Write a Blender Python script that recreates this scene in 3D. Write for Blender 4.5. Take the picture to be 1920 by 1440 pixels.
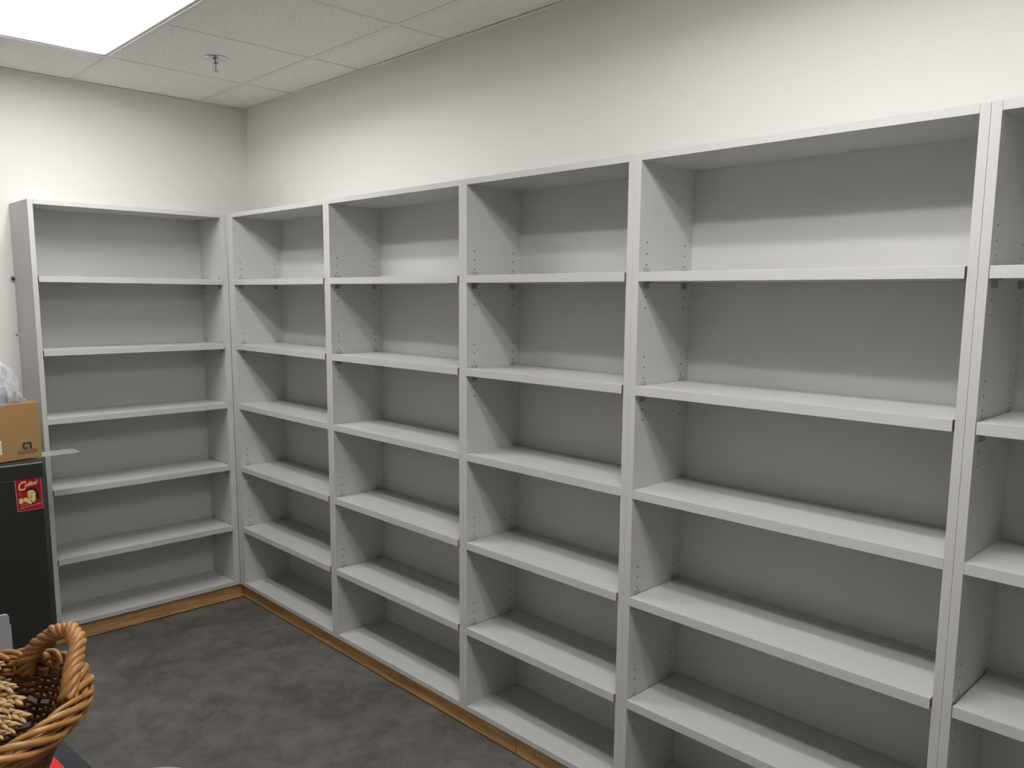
import bpy, bmesh, math, random
from mathutils import Vector, Matrix
random.seed(7)
SC = bpy.context.scene
COL = SC.collection
for o in list(bpy.data.objects): bpy.data.objects.remove(o)

# ------------------------------------------------------------------ camera
CAM = Vector((4.3471, -2.1587, 1.632))
YAW, PIT, ROL, FPX, PPX, PPY = .7969, -.1351, .0081, 1526.7, 9.0, 42.0
cd = Vector((-math.sin(YAW)*math.cos(PIT), math.cos(YAW)*math.cos(PIT), math.sin(PIT)))
cr = cd.cross(Vector((0, 0, 1))).normalized()
cu = cr.cross(cd)
CR = cr*math.cos(ROL)+cu*math.sin(ROL)
CU = -cr*math.sin(ROL)+cu*math.cos(ROL)
cam_data = bpy.data.cameras.new('camera')
cam = bpy.data.objects.new('camera', cam_data)
COL.objects.link(cam)
cam.matrix_world = Matrix(((CR.x, CU.x, -cd.x, CAM.x), (CR.y, CU.y, -cd.y, CAM.y), (CR.z, CU.z, -cd.z, CAM.z), (0, 0, 0, 1)))
cam_data.sensor_width = 36
cam_data.lens = FPX/1920*36
cam_data.shift_x = -PPX/1920
cam_data.shift_y = PPY/1920
cam_data.clip_start = .02
SC.camera = cam

# ------------------------------------------------------------------ world, exposure, light level
w = bpy.data.worlds.new('world'); SC.world = w; w.use_nodes = True
w.node_tree.nodes['Background'].inputs[0].default_value = (1, 1, 1, 1)
w.node_tree.nodes['Background'].inputs[1].default_value = 0.0
SC.view_settings.view_transform = 'Standard'
SC.view_settings.look = 'None'
SC.view_settings.gamma = 1
SC.view_settings.use_curve_mapping = False
SC.view_settings.exposure = 0
LENS_POWER = 4.2      # glow of the diffuser between the tubes
TUBE_POWER = 46       # extra glow of the diffuser right below its two tubes
LENS_COLOR = (1.0, .985, .962, 1)
# troffers: (x0, y_front) of each 4 ft x 2 ft recessed light; long side along x
GX, GY, G = .527, -.262, .6096
TROFFERS = [(GX, GY-G), (GX+4*G, GY-G)]

def hit(px, py, axis, val):
    D = cd+CR*((px-960-PPX)/FPX)-CU*((py-720-PPY)/FPX)
    t = (val-CAM[axis])/D[axis]
    return CAM+D*t
def at(px, py, dist):
    D = cd+CR*((px-960-PPX)/FPX)-CU*((py-720-PPY)/FPX)
    return CAM+D.normalized()*dist

# ------------------------------------------------------------------ helpers
def tag(o, label=None, cat=None, group=None, kind=None):
    if label: o['label'] = label
    if cat: o['category'] = cat
    if group: o['group'] = group
    if kind: o['kind'] = kind
    return o
def empty(name, loc=(0, 0, 0), rz=0, label=None, cat=None, group=None):
    o = bpy.data.objects.new(name, None); COL.objects.link(o)
    o.location = loc; o.rotation_euler = (0, 0, rz); o.empty_display_size = .05
    return tag(o, label, cat, group)
def obj(name, bm, mats, parent=None, smooth=False):
    me = bpy.data.meshes.new(name); bm.normal_update(); bm.to_mesh(me); bm.free()
    for m in (mats if isinstance(mats, (list, tuple)) else [mats]): me.materials.append(m)
    if smooth: me.polygons.foreach_set('use_smooth', [True]*len(me.polygons))
    o = bpy.data.objects.new(name, me); COL.objects.link(o)
    if parent: o.parent = parent
    return o
def box(bm, a, b, bev=0, mi=0, mat=None):
    a = Vector(a); b = Vector(b)
    r = bmesh.ops.create_cube(bm, size=1)
    vs = r['verts']
    for v in vs:
        v.co = Vector([(a[i]+b[i])/2+v.co[i]*abs(b[i]-a[i]) for i in range(3)])
    fs = set(f for v in vs for f in v.link_faces)
    for f in fs: f.material_index = mi
    if bev:
        es = list(set(e for v in vs for e in v.link_edges))
        rr = bmesh.ops.bevel(bm, geom=es, offset=bev, segments=2, profile=.5, affect='EDGES')
        vs = list(set(v for f in rr['faces'] for v in f.verts)) 
        for f in rr['faces']: f.material_index = mi
    if mat:
        for v in vs: v.co = mat@v.co
    return vs
def tube(bm, pts, r, seg=8, closed=False, mi=0, taper=None):
    n = len(pts); pts = [Vector(p) for p in pts]; rings = []
    prev = None
    for i, p in enumerate(pts):
        if closed: t = pts[(i+1) % n]-pts[i-1]
        else: t = pts[min(i+1, n-1)]-pts[max(i-1, 0)]
        if t.length < 1e-9: t = Vector((0, 0, 1))
        t.normalize()
        if prev is None:
            a = t.orthogonal().normalized()
        else:
            a = (prev-t*prev.dot(t))
            a = a.normalized() if a.length > 1e-6 else t.orthogonal().normalized()
        prev = a; b = t.cross(a)
        rr = r*(taper(i/(n-1)) if taper else 1)
        rings.append([bm.verts.new(p+(a*math.cos(2*math.pi*k/seg)+b*math.sin(2*math.pi*k/seg))*rr) for k in range(seg)])
    m = n if closed else n-1
    for i in range(m):
        A = rings[i]; B = rings[(i+1) % n]
        off = 0
        if closed and i == n-1:
            off = min(range(seg), key=lambda k: (A[0].co-B[k].co).length)
        for k in range(seg):
            f = bm.faces.new((A[k], A[(k+1) % seg], B[(k+1+off) % seg], B[(k+off) % seg])); f.material_index = mi; f.smooth = True
    if not closed:
        for R_, rev in ((rings[0], True), (rings[-1], False)):
            f = bm.faces.new(R_[::-1] if rev else R_); f.material_index = mi
def lathe(bm, prof, c=(0, 0, 0), seg=32, mi=0):
    c = Vector(c); rings = []
    for r, z in prof:
        if r < 1e-6: rings.append([bm.verts.new(c+Vector((0, 0, z)))])
        else: rings.append([bm.verts.new(c+Vector((r*math.cos(2*math.pi*k/seg), r*math.sin(2*math.pi*k/seg), z))) for k in range(seg)])
    for A, B in zip(rings, rings[1:]):
        for k in range(seg):
            k2 = (k+1) % seg
            q = [A[k % len(A)], A[k2 % len(A)], B[k2 % len(B)], B[k % len(B)]]
            u = []
            for v in q:
                if v not in u: u.append(v)
            if len(u) > 2:
                f = bm.faces.new(u); f.material_index = mi; f.smooth = True
def poly(bm, pts, thick, nrm, mi=0):
    """extruded flat polygon"""
    nrm = Vector(nrm)
    A = [bm.verts.new(Vector(p)) for p in pts]; B = [bm.verts.new(Vector(p)+nrm*thick) for p in pts]
    n = len(A)
    fs = [bm.faces.new(A[::-1]), bm.faces.new(B)]+[bm.faces.new((A[i], A[(i+1) % n], B[(i+1) % n], B[i])) for i in range(n)]
    for f in fs: f.material_index = mi

# ------------------------------------------------------------------ materials
def mat(name, col, rough=.5, metal=0, noise=None, bump=None, spec=.5, **kw):
    m = bpy.data.materials.new(name); m.use_nodes = True
    nt = m.node_tree; b = nt.nodes['Principled BSDF']
    b.inputs['Roughness'].default_value = rough; b.inputs['Metallic'].default_value = metal
    b.inputs['Specular IOR Level'].default_value = spec
    c4 = tuple(col)+(1,)
    b.inputs['Base Color'].default_value = c4
    tc = nt.nodes.new('ShaderNodeTexCoord')
    if noise:
        sc, col2, lo, hi = noise[:4]; det = noise[4] if len(noise) > 4 else 4
        mp = nt.nodes.new('ShaderNodeMapping'); nt.links.new(tc.outputs['Object'], mp.inputs[0])
        mp.inputs['Scale'].default_value = noise[5] if len(noise) > 5 else (1, 1, 1)
        n = nt.nodes.new('ShaderNodeTexNoise'); n.inputs['Scale'].default_value = sc; n.inputs['Detail'].default_value = det
        nt.links.new(mp.outputs[0], n.inputs[0])
        rp = nt.nodes.new('ShaderNodeValToRGB'); rp.color_ramp.elements[0].position = lo; rp.color_ramp.elements[1].position = hi
        rp.color_ramp.elements[0].color = c4; rp.color_ramp.elements[1].color = tuple(col2)+(1,)
        nt.links.new(n.outputs[0], rp.inputs[0]); nt.links.new(rp.outputs[0], b.inputs['Base Color'])
    if bump:
        sc, st = bump[:2]
        n2 = nt.nodes.new('ShaderNodeTexNoise'); n2.inputs['Scale'].default_value = sc; n2.inputs['Detail'].default_value = 3
        nt.links.new(tc.outputs['Object'], n2.inputs[0])
        bp = nt.nodes.new('ShaderNodeBump'); bp.inputs['Strength'].default_value = st; bp.inputs['Distance'].default_value = bump[2] if len(bump) > 2 else .002
        nt.links.new(n2.outputs[0], bp.inputs['Height']); nt.links.new(bp.outputs[0], b.inputs['Normal'])
    for k, v in kw.items(): b.inputs[k].default_value = v
    return m
M = {}
M['wall'] = mat('painted_wall', (.80, .785, .765), .7, noise=(1.2, (.82, .805, .785), .3, .7), bump=(160, .25, .001), spec=.3)
M['mel'] = mat('grey_melamine', (.572, .570, .555), .42, spec=.4)
M['hole'] = mat('hole_dark', (.03, .028, .025), .9)
M['raw'] = mat('particle_board', (.20, .13, .075), .9, noise=(300, (.32, .22, .13), .3, .7))
M['clip'] = mat('clear_plastic', (.62, .62, .61), .25, **{'Transmission Weight': .45, 'IOR': 1.45})
M['tee'] = mat('ceiling_grid_paint', (.84, .83, .80), .5)
M['gap'] = mat('seam_dark', (.12, .11, .1), .9)
M['chrome'] = mat('chrome', (.7, .7, .7), .18, 1)
M['redbulb'] = mat('red_glass_bulb', (.35, .01, .03), .1)
M['cab'] = mat('dark_grey_enamel', (.022, .023, .02), .33, noise=(3, (.026, .027, .024), .3, .7), bump=(400, .1, .0003))
M['cab_highlight'] = mat('painted_edge_highlight', (.22, .22, .23), .35, .3)  # lighter colour paints the light line on the cabinet's top front edge
M['card'] = mat('corrugated_cardboard', (.40, .24, .105), .85, noise=(60, (.44, .265, .118), .3, .7, 3, (1, 1, 6)), spec=.2)
M['ink'] = mat('dark_print_ink', (.055, .04, .07), .8)
M['white'] = mat('white_paper', (.75, .74, .7), .7)
M['steel'] = mat('galvanised_steel', (.50, .50, .49), .4, .35)
M['alum'] = M['steel']
M['red'] = mat('glossy_red', (.60, .004, .016), .45, spec=.12)
M['poster_red'] = mat('poster_red', (.38, .004, .012), .35)
M['poster_cream'] = mat('poster_cream', (.78, .66, .26), .5)
M['poster_pink'] = mat('poster_border', (.55, .32, .28), .5)
M['poster_black'] = mat('poster_black', (.01, .008, .015), .5)
M['greyplastic'] = mat('grey_plastic', (.34, .34, .36), .45)
M['table'] = mat('slate_tabletop', (.019, .023, .031), .6, noise=(9, (.034, .040, .052), .35, .75), spec=.15)
M['tedge'] = mat('tabletop_edge', (.13, .14, .13), .5)
M['metalleg'] = mat('black_steel_leg', (.02, .02, .02), .4)
M['tan'] = mat('pale_wood', (.62, .47, .27), .5, noise=(12, (.54, .38, .2), .35, .7, 4, (1, 8, 1)))
M['wheat'] = mat('dried_wheat', (.56, .39, .19), .6, noise=(70, (.40, .25, .10), .4, .7))
M['straw'] = mat('wheat_stem', (.58, .42, .2), .6)
M['blue'] = mat('pale_blue_cloth', (.28, .36, .44), .7, noise=(14, (.1, .14, .2), .35, .7), bump=(30, .8, .01))
# wicker
M['wicker'] = mat('honey_wicker', (.27, .105, .030), .42, noise=(26, (.13, .042, .010), .35, .7, 4), bump=(90, .4, .001))
M['wicker_rim'] = mat('honey_wicker_rim', (.45, .225, .070), .40, noise=(30, (.26, .105, .024), .35, .7, 4), bump=(90, .4, .001))
# wood plinth
def wood():
    m = bpy.data.materials.new('plinth_wood'); m.use_nodes = True; nt = m.node_tree; b = nt.nodes['Principled BSDF']
    tc = nt.nodes.new('ShaderNodeTexCoord'); mp = nt.nodes.new('ShaderNodeMapping'); mp.inputs['Scale'].default_value = (1.2, 1.2, 16)
    n = nt.nodes.new('ShaderNodeTexNoise'); n.inputs['Scale'].default_value = 3.5; n.inputs['Detail'].default_value = 6; n.inputs['Distortion'].default_value = 1.3
    rp = nt.nodes.new('ShaderNodeValToRGB')
    rp.color_ramp.elements[0].position = .3; rp.color_ramp.elements[0].color = (.46, .24, .09, 1)
    rp.color_ramp.elements[1].position = .72; rp.color_ramp.elements[1].color = (.75, .46, .21, 1)
    e = rp.color_ramp.elements.new(.5); e.color = (.64, .37, .155, 1)
    v = nt.nodes.new('ShaderNodeTexVoronoi'); v.inputs['Scale'].default_value = 3.2
    mp2 = nt.nodes.new('ShaderNodeMapping'); mp2.inputs['Scale'].default_value = (1, 1, 1.6)
    r2 = nt.nodes.new('ShaderNodeValToRGB'); r2.color_ramp.elements[0].position = .03; r2.color_ramp.elements[0].color = (.35, .2, .12, 1)
    r2.color_ramp.elements[1].position = .1; r2.color_ramp.elements[1].color = (1, 1, 1, 1)
    mx = nt.nodes.new('ShaderNodeMix'); mx.data_type = 'RGBA'; mx.blend_type = 'MULTIPLY'; mx.inputs[0].default_value = .7
    L = nt.links.new
    L(tc.outputs['Object'], mp.inputs[0]); L(mp.outputs[0], n.inputs[0]); L(n.outputs[0], rp.inputs[0])
    L(tc.outputs['Object'], mp2.inputs[0]); L(mp2.outputs[0], v.inputs['Vector']); L(v.outputs['Distance'], r2.inputs[0])
    L(rp.outputs[0], mx.inputs[6]); L(r2.outputs[0], mx.inputs[7]); L(mx.outputs[2], b.inputs['Base Color'])
    b.inputs['Roughness'].default_value = .55
    return m
M['wood'] = wood()
# concrete floor
def concrete():
    m = bpy.data.materials.new('stained_concrete'); m.use_nodes = True; nt = m.node_tree; b = nt.nodes['Principled BSDF']; L = nt.links.new
    tc = nt.nodes.new('ShaderNodeTexCoord')
    def noise(s, d, dist=0):
        n = nt.nodes.new('ShaderNodeTexNoise'); n.inputs['Scale'].default_value = s; n.inputs['Detail'].default_value = d; n.inputs['Distortion'].default_value = dist
        L(tc.outputs['Object'], n.inputs[0]); return n
    def ramp(n, p0, c0, p1, c1):
        r = nt.nodes.new('ShaderNodeValToRGB'); r.color_ramp.elements[0].position = p0; r.color_ramp.elements[0].color = c0+(1,)
        r.color_ramp.elements[1].position = p1; r.color_ramp.elements[1].color = c1+(1,); L(n.outputs[0], r.inputs[0]); return r
    def mix(a, b_, f, mode='MULTIPLY'):
        x = nt.nodes.new('ShaderNodeMix'); x.data_type = 'RGBA'; x.blend_type = mode; x.inputs[0].default_value = f
        L(a, x.inputs[6]); L(b_, x.inputs[7]); return x.outputs[2]
    big = ramp(noise(2.2, 6, .6), .3, (.096, .092, .084), .70, (.160, .156, .147))
    mid = ramp(noise(11, 8, .8), .3, (.62, .61, .59), .7, (1.28, 1.28, 1.28))
    fine = ramp(noise(90, 4), .3, (.8, .8, .8), .7, (1.14, 1.14, 1.14))
    brown = ramp(noise(5.3, 5, 1.2), .62, (0, 0, 0), .78, (.03, .016, .004))
    c = mix(big.outputs[0], mid.outputs[0], .75); c = mix(c, fine.outputs[0], .6); c = mix(c, brown.outputs[0], .5, 'ADD')
    sp = nt.nodes.new('ShaderNodeTexVoronoi'); sp.inputs['Scale'].default_value = 7.5; L(tc.outputs['Object'], sp.inputs['Vector'])
    r = nt.nodes.new('ShaderNodeValToRGB'); r.color_ramp.elements[0].position = .022; r.color_ramp.elements[0].color = (.24, .24, .22, 1)
    r.color_ramp.elements[1].position = .035; r.color_ramp.elements[1].color = (0, 0, 0, 1); L(sp.outputs['Distance'], r.inputs[0])
    c = mix(c, r.outputs[0], .55, 'ADD')
    L(c, b.inputs['Base Color'])
    rr = ramp(noise(4, 4), .3, (.40, .40, .40), .7, (.62, .62, .62)); L(rr.outputs[0], b.inputs['Roughness'])
    b.inputs['Specular IOR Level'].default_value = .35
    bp = nt.nodes.new('ShaderNodeBump'); bp.inputs['Strength'].default_value = .25; bp.inputs['Distance'].default_value = .003
    L(noise(60, 5).outputs[0], bp.inputs['Height']); L(bp.outputs[0], b.inputs['Normal'])
    return m
M['floor'] = concrete()
M['crack'] = mat('crack_dust', (.2, .2, .185), .9)
# ceiling tile
def tile():
    m = bpy.data.materials.new('acoustic_tile'); m.use_nodes = True; nt = m.node_tree; b = nt.nodes['Principled BSDF']; L = nt.links.new
    tc = nt.nodes.new('ShaderNodeTexCoord')
    n = nt.nodes.new('ShaderNodeTexNoise'); n.inputs['Scale'].default_value = 130; n.inputs['Detail'].default_value = 3; L(tc.outputs['Object'], n.inputs[0])
    r = nt.nodes.new('ShaderNodeValToRGB'); r.color_ramp.elements[0].position = .30; r.color_ramp.elements[0].color = (.66, .645, .615, 1)
    r.color_ramp.elements[1].position = .46; r.color_ramp.elements[1].color = (.93, .922, .895, 1); L(n.outputs[0], r.inputs[0]); L(r.outputs[0], b.inputs['Base Color'])
    bp = nt.nodes.new('ShaderNodeBump'); bp.inputs['Strength'].default_value = .5; bp.inputs['Distance'].default_value = .002; L(n.outputs[0], bp.inputs['Height']); L(bp.outputs[0], b.inputs['Normal'])
    b.inputs['Roughness'].default_value = .9; b.inputs['Specular IOR Level'].default_value = .2
    return m
M['tile'] = tile()
def emis(name, col, s):
    m = bpy.data.materials.new(name); m.use_nodes = True; nt = m.node_tree; nt.nodes.clear()
    e = nt.nodes.new('ShaderNodeEmission'); e.inputs[0].default_value = col; e.inputs[1].default_value = s
    o = nt.nodes.new('ShaderNodeOutputMaterial'); nt.links.new(e.outputs[0], o.inputs[0]); return m
M['lens'] = emis('lit_diffuser', LENS_COLOR, LENS_POWER)
def two_tubes(m, k=1.0):
    nt = m.node_tree; L = nt.links.new; e = next(n for n in nt.nodes if n.type == 'EMISSION')
    tc = nt.nodes.new('ShaderNodeTexCoord'); sx = nt.nodes.new('ShaderNodeSeparateXYZ'); L(tc.outputs['Object'], sx.inputs[0])
    ab = nt.nodes.new('ShaderNodeMath'); ab.operation = 'ABSOLUTE'; L(sx.outputs[1], ab.inputs[0])
    d = nt.nodes.new('ShaderNodeMath'); d.operation = 'SUBTRACT'; d.inputs[1].default_value = .155; L(ab.outputs[0], d.inputs[0])
    d2 = nt.nodes.new('ShaderNodeMath'); d2.operation = 'ABSOLUTE'; L(d.outputs[0], d2.inputs[0])
    mr = nt.nodes.new('ShaderNodeMapRange'); mr.interpolation_type = 'SMOOTHSTEP'; mr.inputs[1].default_value = 0; mr.inputs[2].default_value = .07; mr.inputs[3].default_value = (LENS_POWER+TUBE_POWER)*k; mr.inputs[4].default_value = LENS_POWER*k
    L(d2.outputs[0], mr.inputs[0]); L(mr.outputs[0], e.inputs[1])
two_tubes(M['lens'], 1.02)
M['lens_old'] = emis('lit_diffuser_old_tubes', LENS_COLOR, LENS_POWER)
two_tubes(M['lens_old'], .89)
def film():
    m = bpy.data.materials.new('clear_plastic_film'); m.use_nodes = True; nt = m.node_tree; b = nt.nodes['Principled BSDF']
    b.inputs['Base Color'].default_value = (.78, .80, .84, 1); b.inputs['Roughness'].default_value = .22
    tr = nt.nodes.new('ShaderNodeBsdfTransparent'); mx = nt.nodes.new('ShaderNodeMixShader'); out = nt.nodes['Material Output']
    tc = nt.nodes.new('ShaderNodeTexCoord'); n = nt.nodes.new('ShaderNodeTexNoise'); n.inputs['Scale'].default_value = 13; n.inputs['Detail'].default_value = 5; n.inputs['Distortion'].default_value = 1
    r = nt.nodes.new('ShaderNodeValToRGB'); r.color_ramp.elements[0].position = .35; r.color_ramp.elements[0].color = (.15, .15, .15, 1); r.color_ramp.elements[1].position = .65; r.color_ramp.elements[1].color = (.75, .75, .75, 1)
    bp = nt.nodes.new('ShaderNodeBump'); bp.inputs['Strength'].default_value = .8; bp.inputs['Distance'].default_value = .012
    L = nt.links.new; L(tc.outputs['Object'], n.inputs[0]); L(n.outputs[0], r.inputs[0]); L(n.outputs[0], bp.inputs['Height']); L(bp.outputs[0], b.inputs['Normal'])
    L(r.outputs[0], mx.inputs[0]); L(tr.outputs[0], mx.inputs[1]); L(b.outputs[0], mx.inputs[2]); L(mx.outputs[0], out.inputs[0])
    return m
M['film'] = film()

# ------------------------------------------------------------------ room shell
CZ = 2.623
XE, YE = 5.5, -3.3
def struct(name, bm, m):
    return tag(obj(name, bm, m), kind='structure')
bm = bmesh.new(); box(bm, (-.12, YE-.12, -.1), (XE+.12, .12, 0))
# hairline crack and a chip of dried plaster in the slab surface
cp = [hit(u, v, 2, .0003) for u, v in [(522, 1203), (528, 1206), (533, 1210), (535, 1215), (544, 1221), (553, 1228), (563, 1231), (569, 1236), (572, 1243), (580, 1246), (588, 1249), (597, 1254), (608, 1256), (619, 1259), (629, 1259)]]
for a, b_ in zip(cp, cp[1:]):
    n = Vector((b_.y-a.y, -(b_.x-a.x), 0)).normalized()*random.uniform(.0010, .0022)
    f = bm.faces.new([bm.verts.new(q) for q in (a-n, b_-n, b_+n, a+n)]); f.material_index = 1
c0 = hit(519, 1233, 2, .0004)
f = bm.faces.new([bm.verts.new(c0+Vector((math.cos(a)*.012*k, math.sin(a)*.008*k, 0))) for a, k in ((0, 1), (1, .8), (2, 1.1), (3.1, .7), (4, 1), (5.2, .8))]); f.material_index = 1
bmesh.ops.recalc_face_normals(bm, faces=bm.faces)
struct('floor', bm, [M['floor'], M['crack']])
bm = bmesh.new(); box(bm, (-.12, YE-.12, -.0), (0, .12, 3.0)); struct('wall_left', bm, M['wall'])
bm = bmesh.new(); box(bm, (0, 0, 0), (XE, .12, 3.0)); struct('wall_right', bm, M['wall'])
bm = bmesh.new(); box(bm, (XE, YE-.12, 0), (XE+.12, .12, 3.0)); struct('wall_back', bm, M['wall'])
bm = bmesh.new(); box(bm, (0, YE-.12, 0), (XE, YE, 3.0)); struct('wall_near', bm, M['wall'])

# ceiling: tiles laid in a grid, with openings for the troffers
xs = [0, GX]; 
while xs[-1]+G < XE: xs.append(xs[-1]+G)
xs.append(XE)
ys = [0, GY]
while ys[-1]-G > YE: ys.append(ys[-1]-G)
ys.append(YE)
def in_troffer(x, y):
    return any(a < x < a+2*G and b-G < y < b for a, b in TROFFERS)
bm = bmesh.new()
TW = .012
for i in range(len(xs)-1):
    for j in range(len(ys)-1):
        cx, cy = (xs[i]+xs[i+1])/2, (ys[j]+ys[j+1])/2
        if in_troffer(cx, cy): continue
        box(bm, (xs[i]+.001, ys[j+1]+.001, CZ), (xs[i+1]-.001, ys[j]-.001, CZ+.016))
box(bm, (0, YE, CZ+.2), (XE, 0, CZ+.22))
struct('ceiling', bm, M['tile'])
bm = bmesh.new()
for x in xs[1:-1]:
    seg = []
    for j in range(len(ys)-1):
        cy = (ys[j]+ys[j+1])/2
        if in_troffer(x, cy) and in_troffer(x-.1, cy) and in_troffer(x+.1, cy): continue
        box(bm, (x-TW, ys[j+1]+TW, CZ-.0022), (x+TW, ys[j]-(TW if j else 0), CZ-.0002))
for y in ys[1:-1]:
    box(bm, (0, y-TW, CZ-.0026), (XE, y+TW, CZ-.0001))
for a, b_ in (((0, YE, 0), (.02, 0, 0)), ((.02, -.02, 0), (XE-.02, 0, 0)), ((XE-.02, YE, 0), (XE, 0, 0)), ((.02, YE, 0), (XE-.02, YE+.02, 0))):
    box(bm, (a[0], a[1], CZ-.004), (b_[0], b_[1], CZ-.0027))
for a, b_ in (((0, YE), (.0012, 0)), ((0, -.0012), (XE, 0))):
    box(bm, (a[0], a[1], CZ-.0042), (b_[0], b_[1], CZ+.02))
struct('trim_1', bm, M['tee'])

LTX = ['long recessed fluorescent ceiling light above the far corner by the sprinkler',
       'recessed fluorescent ceiling light over the long shelving run, nearer the camera',
       'recessed fluorescent ceiling light behind the camera, out of the picture']
for k, (x0, y0) in enumerate(TROFFERS):
    t = empty('ceiling_light', (x0+G, y0-G/2, CZ), 0, LTX[k], 'ceiling light', 'recessed fluorescent troffers')
    hx, hy = G-TW-.001, G/2-TW-.001
    bm = bmesh.new(); box(bm, (-hx+.012, -hy+.012, .032), (hx-.012, hy-.012, .036)); obj('lens', bm, M['lens_old' if k == 0 else 'lens'], t)
    bm = bmesh.new()
    for a, b_ in (((-hx, -hy), (hx, -hy+.012)), ((-hx, hy-.012), (hx, hy)), ((-hx, -hy+.012), (-hx+.012, hy-.012)), ((hx-.012, -hy+.012), (hx, hy-.012))):
        box(bm, (a[0], a[1], .001), (b_[0], b_[1], .038))
    obj('frame', bm, M['tee'], t)
    bm = bmesh.new(); box(bm, (-hx, -hy, .0385), (hx, hy, .10)); obj('housing', bm, M['tee'], t)

# sprinkler
sp = hit(404, 108, 2, CZ)
t = empty('fire_sprinkler', (sp.x, sp.y, CZ), .5, 'small chrome pendent fire sprinkler with red bulb in the ceiling tile', 'sprinkler')
bm = bmesh.new(); lathe(bm, [(0, -.001), (.046, -.001), (.047, -.003), (.04, -.006), (.026, -.007), (.022, -.004), (.016, -.004), (0, -.004)], seg=40); obj('escutcheon', bm, M['chrome'], t)
bm = bmesh.new(); lathe(bm, [(0, -.004), (.014, -.004), (.014, -.018), (.011, -.019), (.011, -.022), (0, -.022)], seg=24); obj('body', bm, M['chrome'], t)
bm = bmesh.new()
for s in (-1, 1):
    tube(bm, [(s*.012, 0, -.018), (s*.0145, 0, -.027), (s*.014, 0, -.036), (s*.010, 0, -.044), (s*.004, 0, -.049), (0, 0, -.051)], .0022, 8)
obj('frame_arm', bm, M['chrome'], t)
bm = bmesh.new(); tube(bm, [(0, 0, -.021), (0, 0, -.044)], .0018, 10); lathe(bm, [(0, -.0205), (.008, -.0205), (.006, -.024), (0, -.024)], seg=16); obj('glass_bulb', bm, M['redbulb'], t)
bm = bmesh.new(); lathe(bm, [(0, -.050), (.005, -.050), (.016, -.0535), (.016, -.0548), (0, -.0548)], seg=24); obj('deflector', bm, M['chrome'], t)

# ------------------------------------------------------------------ bookcases
BZ, HZ = .0849, 2.0292
ST, TT, SIDE = .0266, .0199, .0206
SHELF_TOPS = [1.7016, 1.3755, 1.0672, .7398, .4134]
def bookcase(loc, rz, w, depth, back_off, label, extra=None, gap=.0028, tl=SIDE, tr=SIDE):
    """origin: front lower corner of the left side panel's inner face; w = clear width"""
    t = empty('bookcase', loc, rz, label, 'bookcase', 'grey melamine bookcases')
    Hh = HZ-BZ
    for s in (0, 1):
        bm = bmesh.new()
        x0, x1 = (-tl, 0) if s == 0 else (w, w+tr)
        box(bm, (x0, 0, 0), (x1, depth, Hh), .0006)
        fx = 0 if s == 0 else w
        sg = 1 if s == 0 else -1
        for si, zt in enumerate(SHELF_TOPS):
            if si == 2: continue
            for cy in (.0357, back_off-.0367):
                for dz in (.084, .0525, .021, -.0385, -.0705, -.102):
                    z = zt-BZ+dz
                    c = Vector((fx+sg*.0002, cy, z)); r = .0027
                    vs = [bm.verts.new(c+Vector((0, math.cos(a)*r, math.sin(a)*r))) for a in [2*math.pi*k/10 for k in range(10)]]
                    f = bm.faces.new(vs if sg > 0 else vs[::-1]); f.material_index = 1
        if extra and s == 0:
            for (cy, z) in extra:
                c = Vector((fx+.0002, cy, z-BZ)); vs = [bm.verts.new(c+Vector((0, math.cos(a)*.0025, math.sin(a)*.0025))) for a in [2*math.pi*k/10 for k in range(10)]]
                f = bm.faces.new(vs); f.material_index = 1
        obj('side_panel', bm, [M['mel'], M['hole']], t)
    bm = bmesh.new(); box(bm, (.0004, 0, Hh-TT), (w-.0004, depth, Hh), .0005); obj('top_panel', bm, M['mel'], t)
    bm = bmesh.new(); box(bm, (.0004, 0, 0), (w-.0004, depth, TT), .0005); obj('bottom_panel', bm, M['mel'], t)
    bm = bmesh.new(); box(bm, (.0002, back_off, TT+.0002), (w-.0002, back_off+.006, Hh-TT-.0002)); obj('back_panel', bm, M['mel'], t)
    for si, zt in enumerate(SHELF_TOPS):
        z1 = zt-BZ; z0 = z1-ST
        fixed = si == 2
        g = .0002 if fixed else gap
        pr = 0 if fixed else .0052
        bm = bmesh.new()
        box(bm, (g, -pr, z0), (w-g, back_off-.0015, z1), .0007)
        bm.faces.ensure_lookup_table()
        if not fixed:      # raw ends where the edge banding stops
            for f in bm.faces:
                c = f.calc_center_median()
                if abs(f.normal.x) > .95 and (c.x < g+1e-5 or c.x > w-g-1e-5): f.material_index = 1
        sh = obj('fixed_shelf' if fixed else 'shelf', bm, [M['mel'], M['raw']], t)
        if fixed: continue
        for s in (0, 1):
            for cy in (.0357, back_off-.0367):
                bm = bmesh.new(); sx = (lambda a: a) if s == 0 else (lambda a: w-a)
                box(bm, (sx(.0003), cy-.0125, z0-.020), (sx(.0021), cy+.0125, z1+.002), .0003)
                for q in (-.0105, 0, .0105):
                    box(bm, (sx(.0003), cy+q-.0017, z1+.002), (sx(.0021), cy+q+.0017, z1+.013))
                box(bm, (sx(.0003), cy-.0125, z0-.0025), (sx(.014), cy+.0125, z0-.0002))
                box(bm, (sx(.0003), cy-.003, z0-.018), (sx(.009), cy+.003, z0-.0025))
                obj('shelf_clip', bm, M['clip'], sh)
    return t
D = .2747; BO = .2614
RUN = [(.3685, 1.2272), (1.2731, 2.1216), (2.1634, 2.8654), (2.9103, 3.7670), (3.8083, 4.6650)]
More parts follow.
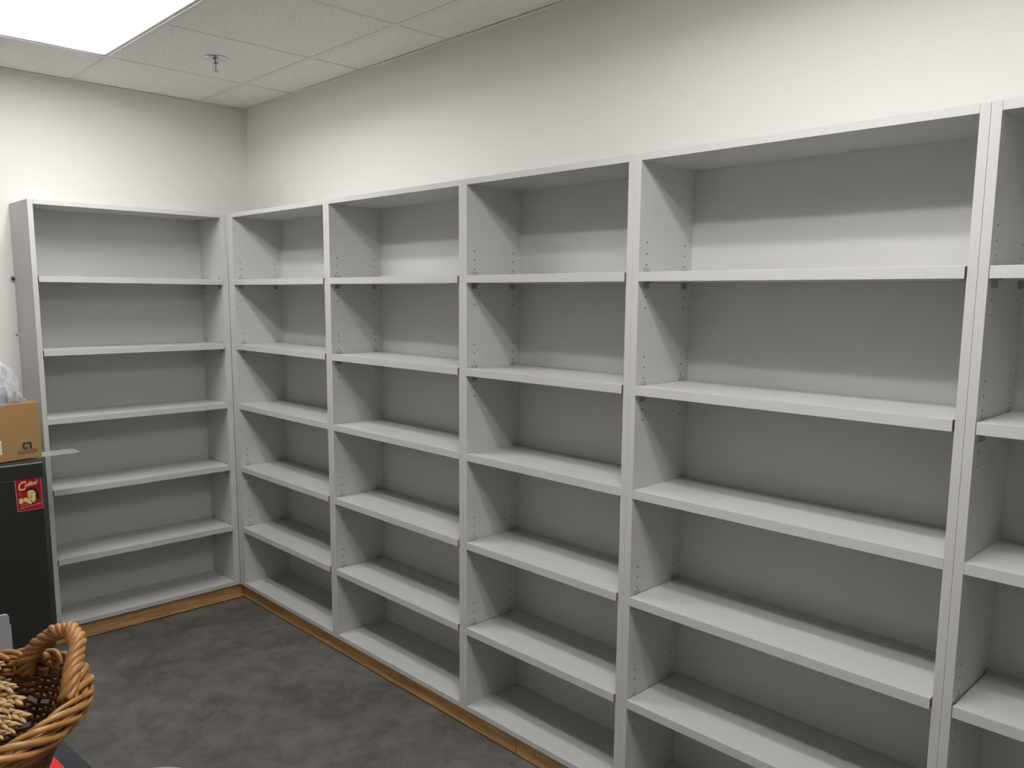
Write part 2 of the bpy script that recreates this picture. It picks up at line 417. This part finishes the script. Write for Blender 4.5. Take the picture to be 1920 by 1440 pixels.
LAB = ['tall grey bookcase in the room corner, first of the run on the long wall',
       'grey bookcase on the long wall, second from the room corner',
       'narrowest grey bookcase on the long wall, third from the corner',
       'widest-looking grey bookcase at the right of the picture, fourth from the corner',
       'grey bookcase cut off by the right edge of the photo']
for k, ((a, b_), lb) in enumerate(zip(RUN, LAB)):
    first = k == 0
    sm = (.0003, .0003, .0003, .0005)      # visible seams between neighbouring side panels
    tl = SIDE if first else (a-RUN[k-1][1])/2-sm[k-1]/2
    tr = SIDE if k == 4 else (RUN[k+1][0]-b_)/2-sm[k]/2
    bc = bookcase((a, -D, BZ), 0, b_-a, D-.003, BO, lb, tl=tl, tr=tr, extra=[(.012, 1.556), (.012, 1.955), (.008, .122)] if first else None)
    if first:
        bm = bmesh.new(); box(bm, (.3052-a, .0003, 0), (-SIDE-.0006, .02, HZ-BZ), .0006); obj('corner_filler', bm, M['mel'], bc)
DL = .3048
lw = -.3063+1.143
bl = bookcase((DL, -1.143, BZ), math.pi/2, lw, DL-.002, BO-.003, 'tall grey bookcase standing alone against the far wall, next to the dark metal cabinet')
bm = bmesh.new(); box(bm, (lw+SIDE+.0006, .0003, 0), (lw+SIDE+.0102, .02, HZ-BZ), .0006); obj('corner_filler', bm, M['mel'], bl)

# plinths (timber bases, set back under the bookcases)
def plinth(a, b_, name_label, ties):
    """a,b corners on the floor of the rectangle"""
    t = .019; bm = bmesh.new()
    x0, y0 = a; x1, y1 = b_
    if abs(x1-x0) > abs(y1-y0):
        box(bm, (x0, y0, .0035), (x1, y0+t, BZ-.0005), .0008); box(bm, (x0, y1-t, .0), (x1, y1, BZ-.0005))
        for k in range(ties):
            x = x0+t+(x1-x0-2*t)*k/(ties-1); box(bm, (x-t/2 if 0 < k < ties-1 else x-(t if k == 0 else 0), y0+t+.0002, 0), ((x+t/2) if 0 < k < ties-1 else x+(t if k else 0), y1-t-.0002, BZ-.0006))
    else:
        box(bm, (x1-t, y0, .0035), (x1, y1, BZ-.0005), .0008); box(bm, (x0, y0, .0), (x0+t, y1, BZ-.0005))
        for k in range(ties):
            y = y0+t+(y1-y0-2*t)*k/(ties-1); box(bm, (x0+t+.0002, y-t/2 if 0 < k < ties-1 else y-(t if k == 0 else 0), 0), (x1-t-.0002, (y+t/2) if 0 < k < ties-1 else y+(t if k else 0), BZ-.0006))
    return tag(obj('plinth_base', bm, M['wood']), name_label, 'plinth', 'timber bases under the bookcases')
RK = .026
plinth((.03, -1.165), (DL-RK, -D+RK-.0005), 'brown timber plinth under the bookcase on the far wall, with reddish knots', 3)
plinth((DL-RK+.0008, -D+RK), (2.3985, -.02), 'long brown timber plinth running from the corner under the long wall bookcases', 5)
plinth((2.4025, -D+RK), (4.686, -.02), 'brown timber plinth past the butt joint, under the nearer bookcases at the right', 5)

# screws in the far wall
for (u, v, lb) in ((25.5, 522, 'small dark screw anchor in the far wall, left of the bookcase'), (33, 628, 'tiny screw in the far wall, the lower one beside the bookcase')):
    p = hit(u, v, 0, 0)
    t = bmesh.new(); r_ = .009 if v < 600 else .004
    lathe(t, [(0, 0), (r_*.6, 0), (r_*.6, r_*.8), (r_, r_), (r_*.8, r_*1.6), (0, r_*1.7)], seg=14)
    o = obj('wall_screw', t, mat('screw_metal', (.10, .095, .12), .4, .6)); o.location = (0, p.y-.004, p.z); o.rotation_euler = (0, math.pi/2, 0)
    tag(o, lb, 'screw')

# ------------------------------------------------------------------ dark cabinet and what is on it
KX, KY, KZ = .61, -1.2495, .935
c = empty('metal_cabinet', (0, 0, 0), 0, 'dark grey metal cabinet with an overhanging top, left of the far wall bookcase', 'cabinet')
c.location = (.32, -1.52, 0)
def L(p): return (p[0]-.32, p[1]+1.52, p[2])
bm = bmesh.new(); box(bm, L((.03, -1.80, .03)), L((KX-.004, KY-.005, KZ-.064)), .003); obj('body', bm, M['cab'], c)
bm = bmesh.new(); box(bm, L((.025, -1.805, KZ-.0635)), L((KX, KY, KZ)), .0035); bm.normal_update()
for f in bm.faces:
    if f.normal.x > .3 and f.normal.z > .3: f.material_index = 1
obj('top_cap', bm, [M['cab'], M['cab_highlight']], c)
bm = bmesh.new(); box(bm, L((.06, -1.78, 0)), L((KX-.03, KY-.03, .03))); obj('base', bm, M['cab'], c)

# magnet poster on the cabinet front
def text_bm(s, size, shear=0, bold=0, space=1):
    cu_ = bpy.data.curves.new('lettering', 'FONT'); cu_.body = s; cu_.size = size; cu_.shear = shear; cu_.extrude = .00012; cu_.offset = bold; cu_.space_character = space
    cu_.resolution_u = 4; cu_.align_x = 'LEFT'
    ob = bpy.data.objects.new('lettering', cu_); COL.objects.link(ob)
    dg = bpy.context.evaluated_depsgraph_get(); me = bpy.data.meshes.new_from_object(ob.evaluated_get(dg))
    bpy.data.objects.remove(ob); bpy.data.curves.remove(cu_)
    bm = bmesh.new(); bm.from_mesh(me); bpy.data.meshes.remove(me); return bm
def place(bm, fr, x, y, h, rot=0, sx=1):
    """map text xy into frame fr at (x,y), h above surface"""
    mt = fr@Matrix.Translation((x, y, h))@Matrix.Rotation(rot, 4, 'Z')@Matrix.Diagonal((sx, 1, 1, 1))
    bmesh.ops.transform(bm, matrix=mt, verts=bm.verts); return bm
KFX = KX-.004
mt_ = [hit(u, v, 0, KFX+.001) for u, v in [(27, 899.5), (76, 892), (81.5, 952), (33, 960)]]
cen = sum(mt_, Vector())/4
mag = empty('coffee_magnet', tuple(cen), 0, 'red retro coffee poster magnet with a smiling woman, stuck on the dark cabinet', 'magnet')
W2, H2 = .0475, .0685
FR = Matrix.Rotation(math.radians(1.3), 4, 'X')@Matrix(((0, 0, 1, 0), (1, 0, 0, 0), (0, 1, 0, 0), (0, 0, 0, 1)))   # local x->y, y->z, z->x
def lb(bm): bmesh.ops.transform(bm, matrix=FR, verts=bm.verts); return bm
bm = bmesh.new(); box(bm, (-W2, -H2, -.0008), (W2, H2, .0006), .0002); obj('border', lb(bm), M['poster_pink'], mag)
bm = bmesh.new(); box(bm, (-W2+.0022, -H2+.0022, .0006), (W2-.0022, H2-.0022, .0008)); obj('red_panel', lb(bm), M['poster_red'], mag)
Z = (0, 0, 1)
def blob(cx, cy, rx, ry, n=20, a0=0): return [(cx+rx*math.cos(2*math.pi*k/n+a0), cy+ry*math.sin(2*math.pi*k/n+a0)) for k in range(n)]
def flat(bm, pts, z, mi=0): poly(bm, [(x, y, z) for x, y in pts], .00015, Z, mi)
# title
bm = text_bm('C', .050, .35, .0008); tb = text_bm('offee!', .024, .45, .0004, .9)
place(bm, FR, -.041, .017, .001, .12, .85); obj('title_initial', bm, M['poster_cream'], mag)
place(tb, FR, -.015, .030, .001, .17, 1.0); obj('title_lettering', tb, M['poster_cream'], mag)
b1 = text_bm('You can', .0095, .2, .0002); place(b1, FR, -.036, -.047, .001, .14); obj('slogan_lettering', b1, M['poster_pink'], mag)
b1 = text_bm('sleep when you\'re dead!', .0095, .2, .0002); place(b1, FR, -.036, -.058, .001, .14, .84); obj('slogan_lettering', b1, M['poster_pink'], mag)
bm = bmesh.new()   # hair
flat(bm, [(-.007, .010), (-.006, .020), (.004, .026), (.018, .026), (.028, .018), (.032, .004), (.036, -.012), (.035, -.026), (.028, -.030), (.022, -.022), (.020, -.004), (.016, .010), (.006, .014), (-.002, .012)], .0009)
flat(bm, [(-.004, -.022), (.008, -.035), (.020, -.044), (.012, -.048), (.004, -.044), (-.006, -.030)], .0009)
obj('hair_and_collar', lb(bm), M['poster_black'], mag)
bm = bmesh.new()   # face and neck
flat(bm, [(-.005, .011), (.004, .015), (.016, .013), (.021, .006), (.024, -.002), (.022, -.014), (.022, -.028), (.012, -.040), (.007, -.030), (.001, -.025), (-.004, -.016), (-.006, -.003)], .00106)
obj('woman_face', lb(bm), M['poster_cream'], mag)
bm = bmesh.new()
flat(bm, blob(-.0005, .0015, .0024, .0011, 10), .00122); flat(bm, blob(.012, .0035, .0030, .0013, 10), .00122)
flat(bm, [(.000, -.0155), (.005, -.0145), (.011, -.011), (.008, -.0165), (.003, -.0185)], .00122)
flat(bm, [(.004, -.003), (.0052, -.003), (.0050, -.009), (.003, -.0095)], .00122)
obj('eyes_and_lips', lb(bm), M['poster_black'], mag)
bm = bmesh.new()   # arm, hand and cup
flat(bm, [(-.022, -.014), (-.010, -.014), (-.002, -.022), (.008, -.038), (.004, -.044), (-.006, -.038), (-.014, -.031), (-.022, -.030)], .00106)
flat(bm, [(-.039, -.014), (-.024, -.015), (-.024, -.030), (-.027, -.036), (-.036, -.036), (-.039, -.030)], .00122)
obj('hand_and_cup', lb(bm), M['poster_cream'], mag)
bm = bmesh.new(); tube(bm, [(-.031, -.012, .0012), (-.031, -.003, .0012), (-.036, .004, .0012), (-.035, .012, .0012), (-.029, .008, .0012), (-.028, .001, .0012), (-.031, -.003, .0012)], .0007, 6); obj('steam_swirl', lb(bm), M['poster_pink'], mag)

# flat steel plate poking out from under the box
bm = bmesh.new()
poly(bm, [(.392, -1.43, .9352), (.505, -1.455, .9352), (.505, -1.088, .9352), (.497, -1.073, .9352), (.404, -1.068, .9352), (.386, -1.084, .9352)], .0022, Z)
hc = hit(129, 843, 2, .938)
f = bm.faces.new([bm.verts.new(Vector((hc.x+.006*math.cos(-a), hc.y+.004*math.sin(-a), .9376))) for a in [2*math.pi*k/12 for k in range(12)]][::-1]); f.material_index = 1
tag(obj('steel_plate', bm, [M['steel'], M['hole']]), 'thin light grey steel strip sticking out from under the cardboard box', 'metal plate')

# cardboard box, open at the top
BXC = hit(79, 857, 2, KZ)
ang = math.atan2(.039, .153)
bxo = empty('cardboard_box', (BXC.x, BXC.y, .9378), 0, 'brown cardboard box with a dark printed logo on top of the dark cabinet', 'box')
# local: x along front face to the right (=-e), y backwards, z up. front face at y=0, right corner at x=0
ex = Vector((-math.sin(ang), math.cos(ang), 0)); ey = Vector((-math.cos(ang), -math.sin(ang), 0))
BF = Matrix(((ex.x, ey.x, 0, 0), (ex.y, ey.y, 0, 0), (0, 0, 1, 0), (0, 0, 0, 1)))
BW, BD, BH, bt = .36, .25, .236, .005
def bb(parts, bev=.004):
    bm = bmesh.new()
    for a, b_ in parts: box(bm, a, b_, bev)
    bmesh.ops.transform(bm, matrix=BF, verts=bm.verts); return bm
obj('front_wall', bb([((-BW, 0, 0), (0, bt, BH))], .0022), M['card'], bxo)
obj('rear_wall', bb([((-BW, BD-bt, 0), (0, BD, BH))], .002), M['card'], bxo)
obj('side_wall', bb([((-bt, bt+.0005, 0), (0, BD-bt-.0005, BH))], .002), M['card'], bxo)
obj('side_wall', bb([((-BW, bt+.0005, 0), (-BW+bt, BD-bt-.0005, BH))], .002), M['card'], bxo)
obj('floor_panel', bb([((-BW+bt+.0005, bt+.0005, 0), (-bt-.0005, BD-bt-.0005, bt))], 0), M['card'], bxo)
bm = bmesh.new(); box(bm, (0, 0, 0), (.003, .2, .07), .001)
bmesh.ops.transform(bm, matrix=BF@Matrix.Translation((-.006, .03, BH-.012))@Matrix.Rotation(math.radians(-28), 4, 'Y'), verts=bm.verts)
bmesh.ops.translate(bm, verts=bm.verts, vec=(0, 0, -.048)); 
bm.free()
bm = bmesh.new(); box(bm, (-.075, .0, 0), (-.004, .004, .003), .0005); bm.free()
# short flap edge folded inwards along the right side
bm = bmesh.new(); box(bm, (-.09, .018, BH-.006), (-.006, .23, BH-.003), .0005)
bmesh.ops.transform(bm, matrix=BF@Matrix.Translation((0, 0, .0))@Matrix.Rotation(0, 4, 'Y'), verts=bm.verts); obj('flap', bm, M['card'], bxo)
# printed logo on the front
LF = BF@Matrix(((1, 0, 0, 0), (0, 0, -1, 0), (0, 1, 0, 0), (0, 0, 0, 1)))    # text x->x, y->z, z-> -y (outwards)
def fp(u, v):      # pixel on the front face -> local (x,z)
    n = ey; D_ = cd+CR*((u-960-PPX)/FPX)-CU*((v-720-PPY)/FPX)
    o_ = Vector((BXC.x, BXC.y, .9378)); tt = (o_-CAM).dot(n)/D_.dot(n); q = CAM+D_*tt-o_
    return q.dot(ex), q.z
x0, z0 = fp(33.5, 852.5); x1, z1 = fp(69, 847)
tb = text_bm('ALLEGION', .0215, 0, .0003, 1.12)
wd = max(v.co.x for v in tb.verts)-min(v.co.x for v in tb.verts)
place(tb, LF, x0, z0, .0004, 0, abs(x1-x0)/wd); obj('box_lettering', tb, M['ink'], bxo)
ex0, ez0 = fp(42.5, 843.5); ex1, ez1 = fp(59, 827.5)
ew, eh = ex1-ex0, ez1-ez0
bm = bmesh.new()
def em(pts): poly(bm, [LF@Vector((ex0+a*ew, ez0+b_*eh, .0003)) for a, b_ in pts], .0002, LF.to_3x3()@Vector(Z))
em([(.44, 1), (.16, 1), (0, .84), (0, .2), (.18, .02), (.52, .02), (.52, .26), (.3, .26), (.24, .34), (.24, .74), (.44, .74)])
em([(.50, 1), (.84, 1), (1, .86), (1, .0), (.80, .0), (.76, .12), (.74, .74), (.50, .74)])
em([(.42, .92), (.54, .92), (.54, .66), (.42, .66)])
em([(.46, .40), (.60, .40), (.60, .16), (.46, .16)])
obj('box_emblem', bm, M['ink'], bxo)
lx0, lz0 = fp(-28, 858); lx1, lz1 = fp(2.5, 827)
bm = bmesh.new(); poly(bm, [LF@Vector(q+(.0003,)) for q in ((lx0, lz0), (lx1, lz0), (lx1, lz1), (lx0, lz1))], .0003, LF.to_3x3()@Vector(Z)); obj('paper_label', bm, M['white'], bxo)

# plastic bag with pale blue contents, in the box
def blobmesh(c, r, amp, seed, flatb=None, sub=4, freq=9):
    from mathutils import noise
    bm = bmesh.new(); bmesh.ops.create_icosphere(bm, subdivisions=sub, radius=1)
    for v in bm.verts:
        d = v.co.copy(); n = noise.noise(d*2.1+Vector((seed, 0, 0)))+.5*abs(noise.noise(d*5+Vector((0, seed, 0))))
        k = 1+amp*n
        v.co = Vector((d.x*r[0]*k, d.y*r[1]*k, d.z*r[2]*k))+Vector(c)
        if flatb is not None and v.co.z < flatb: v.co.z = flatb
    return bm
boc = Vector((BXC.x, BXC.y, .9378))
bag = empty('plastic_bag', tuple(boc+ex*-.128+ey*.115+Vector((0, 0, .008))), 0, 'crumpled clear plastic bag of pale blue stuff in the cardboard box', 'bag')
bm = blobmesh((0, 0, .225), (.106, .108, .20), .08, 3.1, .0); 
obj('film', bm, M['film'], bag, True)
bm = blobmesh((-.01, -.02, .215), (.082, .080, .165), .12, 8.4, .004); obj('contents', bm, M['blue'], bag, True)
# gathered corner of film lying on the carton's front edge
bm = bmesh.new()
p0 = [Vector((.0, .0, 0))]
cr_ = hit(49, 752, 0, BXC.x-.02)-bag.location
for k in range(7):
    a = ex*.055-ey*.05+Vector((0, .003*k, .285-.010*k)); b_ = cr_+Vector((.0, .003*math.sin(k*2.2), -.001+.0015*k)); m_ = (a+b_)/2+Vector((0, -.002, .006-.003*k))
    tube(bm, [a, m_, b_], .007, 8, taper=lambda s: 1.6-1.15*s)
obj('gathered_corner', bm, M['film'], bag, True)

# ------------------------------------------------------------------ work table with basket
TZ = .85
eA = hit(103, 1375, 2, TZ); eB = hit(175, 1440, 2, TZ)
ty = (eA.y+eB.y)/2
tax = math.atan2(eB.y-eA.y, eB.x-eA.x)
tb_ = empty('work_table', (eA.x, eA.y, 0), tax, 'dark slate work table in the lower left foreground under the basket', 'table')
bm = bmesh.new(); box(bm, (-.30, -.74, TZ-.028), (1.25, 0, TZ), .002)
for f in bm.faces:
    if f.normal.z < .5: f.material_index = 1
obj('tabletop', bm, [M['table'], M['tedge']], tb_)
for a in (-.26, 1.21):
    for b_ in (-.70, -.04):
        bm = bmesh.new(); box(bm, (a-.02, b_-.02, 0), (a+.02, b_+.02, TZ-.0285), .002); obj('leg', bm, M['metalleg'], tb_)
# red folder
ra = hit(97, 1413, 2, TZ+.006); rb = hit(126, 1443, 2, TZ+.006)
rd = (rb-ra); rd.z = 0; rd.normalize(); rn = Vector((rd.y, -rd.x, 0))
fo = empty('red_folder', (ra.x, ra.y, TZ+.0003), math.atan2(rd.y, rd.x), 'glossy bright red folder lying on the table under the basket\'s near side', 'folder')
bm = bmesh.new(); box(bm, (-.004, -.2, 0), (.30, 0, .0022), .0008); obj('rear_cover', bm, M['red'], fo)
bm = bmesh.new(); box(bm, (.0, -.2, .0024), (.296, -.003, .0042)); obj('paper', bm, M['white'], fo)
bm = bmesh.new(); box(bm, (-.004, -.2, .0044), (.30, -.0008, .0062), .0008); obj('front_cover', bm, M['red'], fo)

# basket
RC = Vector((3.0496, -1.9582, 1.0405))
nrm = Vector((.08785, -.04335, .99519)).normalized()
e1 = Vector((.53549, -.84037, -.08388)); e2 = nrm.cross(e1)
RA, RB = .159, .134
hr = Vector((e1.x, e1.y, 0)).normalized(); hf = Vector((-hr.y, hr.x, 0))
BC = Vector((RC.x-CR.x*.02, RC.y-CR.y*.02, TZ+.0125))
def rimp(a, k=1.0, dn=0, out=0):
    return RC+e1*math.cos(a)*(RA*k+out)+e2*math.sin(a)*(RB*k+out)-nrm*dn
def bodyp(a, t, out=0):      # t 0 base .. 1 rim
    s = .50+.42*t
    top = RC+e1*math.cos(a)*(RA*s+out)+e2*math.sin(a)*(RB*s+out)
    bot = BC+hr*(math.cos(a)*(RA*s+out))+hf*(math.sin(a)*(RB*s+out))
    return bot.lerp(top, t)
bk = empty('wicker_basket', (BC.x, BC.y, TZ), 0, 'honey brown wicker basket with twisted rope-like handles on the dark table', 'basket')
OB = Vector((BC.x, BC.y, TZ))
def sh(bm): bmesh.ops.translate(bm, verts=bm.verts, vec=-OB); return bm
NS = 30
bm = bmesh.new()
for i in range(NS):
    a = 2*math.pi*i/NS
    tube(bm, [bodyp(a, t/8*.985) for t in range(9)], .0030, 6)
obj('stakes', sh(bm), M['wicker'], bk)
bm = bmesh.new(); NW = 35
for j in range(NW):
    t = .03+.90*j/(NW-1)
    if j in (NW-8, NW-15): continue
    pts = []
    n = NS*6
    for k in range(n):
        a = 2*math.pi*k/n
        wv = math.cos(a*NS/2+math.pi*(j % 2))*.0036
        pts.append(bodyp(a, t+.0015*math.sin(a*5+j), wv))
    tube(bm, pts, .0028*random.uniform(.85, 1.1), 6, closed=True)
obj('woven_side', sh(bm), M['wicker'], bk)
bm = bmesh.new()
for r_ in range(1, 17):
    k = r_/17
    tube(bm, [BC+hr*(math.cos(a)*RA*.50*k)+hf*(math.sin(a)*RB*.50*k)+Vector((0, 0, .0015*math.cos(a*9+math.pi*r_))) for a in [2*math.pi*q/72 for q in range(72)]], .0036, 6, closed=True)
obj('base', sh(bm), M['wicker'], bk)
# rim: thick border of laid rods crossing each other
bm = bmesh.new(); random.seed(12)
NR = 26
for i in range(NR):
    a0 = 2*math.pi*i/NR+random.uniform(-.03, .03); span = 1.05+random.uniform(-.08, .08)
    pts = []
    for k in range(25):
        s = k/24; a = a0+s*span
        ph = -1.15+s*5.3+random.uniform(-.02, .02)
        rad = .0155*(1-.25*math.sin(s*math.pi))
        pts.append(rimp(a, 1, -.002-math.cos(ph)*rad*1.1, -.002+math.sin(ph)*rad*1.0))
    tube(bm, pts, .0046*random.uniform(.85, 1.2), 8, taper=lambda s: .55+.45*math.sin(min(1, s*1.3+.25)*math.pi*.75))
for dn, out in ((-.004, .002), (.008, .005), (.016, .001), (.000, -.008), (.012, -.009)):
    tube(bm, [rimp(2*math.pi*k/90, 1, dn+.0025*math.sin(k*.9), out+.002*math.sin(k*.55+dn*300)) for k in range(90)], .0054, 8, closed=True)
obj('rim', sh(bm), M['wicker_rim'], bk)
# handles: an arch of twisted rods
def handle(path, nm):
    P = [Vector(p) for p in path]; pts = []
    n = 64
    def cat(i, u):
        g = lambda q: P[max(0, min(len(P)-1, q))]
        a, b, c_, d = g(i-1), g(i), g(i+1), g(i+2)
        return .5*((2*b)+(c_-a)*u+(2*a-5*b+4*c_-d)*u*u+(3*b-a-3*c_+d)*u**3)
    for k in range(n+1):
        s = k/n*(len(P)-1); i = min(int(s), len(P)-2); pts.append(cat(i, s-i))
    bm = bmesh.new()
    for q in range(5):
        st = []
        for k, p in enumerate(pts):
            t = (pts[min(k+1, n)]-pts[max(k-1, 0)]).normalized(); a = t.cross(Vector((.3, .8, .2))).normalized(); b = t.cross(a)
            ph = 2*math.pi*q/5+k/n*2*math.pi*3.6
            rr = .0078+.0012*math.sin(q*2.3+k*.21)
            st.append(p+a*math.cos(ph)*rr+b*math.sin(ph)*rr)
        tube(bm, st, .0054, 8)
    tube(bm, pts, .006, 8)
    return obj(nm, sh(bm), M['wicker_rim'], bk)
def nearest(px, py):
    best = None
    for k in range(720):
        a = 2*math.pi*k/720; p = rimp(a, 1, .004); v = p-CAM
        u_ = 969+FPX*v.dot(CR)/v.dot(cd); w_ = 762-FPX*v.dot(CU)/v.dot(cd)
        d_ = (u_-px)**2+(w_-py)**2
        if best is None or d_ < best[0]: best = (d_, a)
    return best[1]
fa, fb = nearest(52, 1238), nearest(150, 1335)
A_, B_ = rimp(fa, .97, .03), rimp(fb, .99, .03)
dA, dB = (rimp(fa)-CAM).length, (rimp(fb)-CAM).length
px_ = [(47, 1262), (58, 1228), (80, 1202), (108, 1184), (133, 1182), (144, 1200), (142, 1232), (134, 1268)]
path = []
for k, (u, v) in enumerate(px_):
    s = k/(len(px_)-1)
    path.append(at(u, v, dA-.012+(dB-dA)*s*.9))
handle(path+[at(128, 1312, dB-.004)], 'handle')
mir = [2*RC-p for p in path]
mir = [Vector((q.x, q.y, RC.z+(p.z-RC.z)-.0)) for q, p in zip(mir, path)]
handle(mir, 'handle')

# dried wheat ears in the basket
def ear(tip, root, seed, lab):
    rnd = random.Random(seed)
    tip = Vector(tip); root = Vector(root); ax = (tip-root); ln = ax.length; ax.normalize()
    side = ax.cross(Vector((0, 0, 1))).normalized(); up = side.cross(ax)
    e = empty('wheat_ear', tuple(root), 0, lab, 'dried wheat', 'dried wheat ears in the basket')
    bm = bmesh.new(); N = 9
    earl = min(.11, ln*.75)
    for i in range(N):
        for s in (-1, 1, 0):
            t = ln-earl+earl*(i+(.5 if s == 1 else .25 if s == 0 else 0))/N
            c_ = ax*t+side*s*.0062+up*(.004 if s == 0 else rnd.uniform(-.002, .002))
            dr = (ax+side*s*.42+up*(.4 if s == 0 else rnd.uniform(-.15, .15))).normalized()
            q = dr.to_track_quat('Z', 'Y').to_matrix().to_4x4()
            r = bmesh.ops.create_icosphere(bm, subdivisions=2, radius=1)
            mm = Matrix.Translation(c_)@q@Matrix.Diagonal((.0038, .0032, .0092*rnd.uniform(.85, 1.15), 1))
            for v in r['verts']:
                v.co.x *= 1-.35*v.co.z; v.co.y *= 1-.35*v.co.z
                v.co = mm@v.co
    obj('grain_head', bm, M['wheat'], e, True)
    bm = bmesh.new(); tube(bm, [ax*t*(ln-.004)/5+Vector((0, 0, .0)) for t in range(6)], .0013, 6); obj('stem', bm, M['straw'], e, True)
WL = ['dried wheat ear pointing up at the back of the bunch in the basket', 'dried wheat ear nearest the woven side of the basket', 'plump dried wheat ear in the middle of the bunch', 'dried wheat ear lying lowest, next to the front rim',
      'dried wheat ear at the left edge of the photo, upper one', 'dried wheat ear at the left edge of the photo, lower one', 'dried wheat ear crossing under the bunch', 'dried wheat ear pressed against the front rim at the left']
dR = (RC-CAM).length
wh = [((6, 1250), (-150, 1235), .02), ((30, 1292), (-140, 1255), .01), ((48, 1318), (-130, 1270), -.0), ((55, 1350), (-110, 1295), -.02),
      ((22, 1330), (-140, 1290), -.01), ((34, 1366), (-120, 1325), -.045), ((10, 1352), (-150, 1318), -.045), ((12, 1380), (-130, 1352), -.07)]
for k, (tp, rt, dd) in enumerate(wh):
    ear(at(tp[0], tp[1], dR+dd+.035), at(rt[0], rt[1], dR+dd+.10), k, WL[k])

# grey plastic document holder standing at the far end of the table
gx = tb_.matrix_basis@Vector((-.26, -.05, TZ))
hp = hit(15, 1150, 0, eA.x-.20); hq = hit(19.5, 1168, 0, eA.x-.235)
dh = empty('document_holder', (hp.x, hp.y, TZ), 0, 'grey plastic document holder standing upright behind the wicker basket', 'document holder')
bm = bmesh.new()
def rrect(w_, h_, r_):
    pts = [(0, 0)]
    pts += [(0-r_+r_*math.cos(a), h_-r_+r_*math.sin(a)) for a in [math.pi/2*k/6 for k in range(7)]]
    pts += [(-w_, h_), (-w_, 0)]
    return pts
hh = hp.z-TZ
poly(bm, [(0, a, b_+.0005) for a, b_ in rrect(.20, hh, .006)], .006, (1, 0, 0)); obj('front_sheet', bm, M['greyplastic'], dh)
bm = bmesh.new(); hh2 = hq.z-TZ
poly(bm, [(-.035, a+(hq.y-hp.y), b_+.0005) for a, b_ in rrect(.20, hh2, .005)], .004, (1, 0, 0)); obj('rear_sheet', bm, M['greyplastic'], dh)
bm = bmesh.new(); box(bm, (-.031, -.2, .0005), (-.0002, -.01, .012)); obj('foot', bm, M['greyplastic'], dh)

# pale wooden stool, only the back of its seat enters the frame
rs = .16; edge_ = hit(258, 1443, 2, .46); tc_ = Vector((CAM.x-edge_.x, CAM.y-edge_.y, 0)).normalized(); sc_ = edge_+tc_*rs
st_ = empty('wooden_stool', (sc_.x, sc_.y, 0), 0, 'pale wooden stool whose round seat just touches the bottom edge of the photo', 'stool')
bm = bmesh.new(); lathe(bm, [(0, .432), (rs-.006, .432), (rs, .438), (rs, .455), (rs-.004, .46), (0, .46)], seg=64); obj('seat', bm, M['tan'], st_)
for k in range(4):
    a = math.pi/4+math.pi/2*k
    bm = bmesh.new(); tube(bm, [(math.cos(a)*rs*.7, math.sin(a)*rs*.7, .4318), (math.cos(a)*rs*.98, math.sin(a)*rs*.98, .001)], .014, 12); obj('leg', bm, M['tan'], st_)
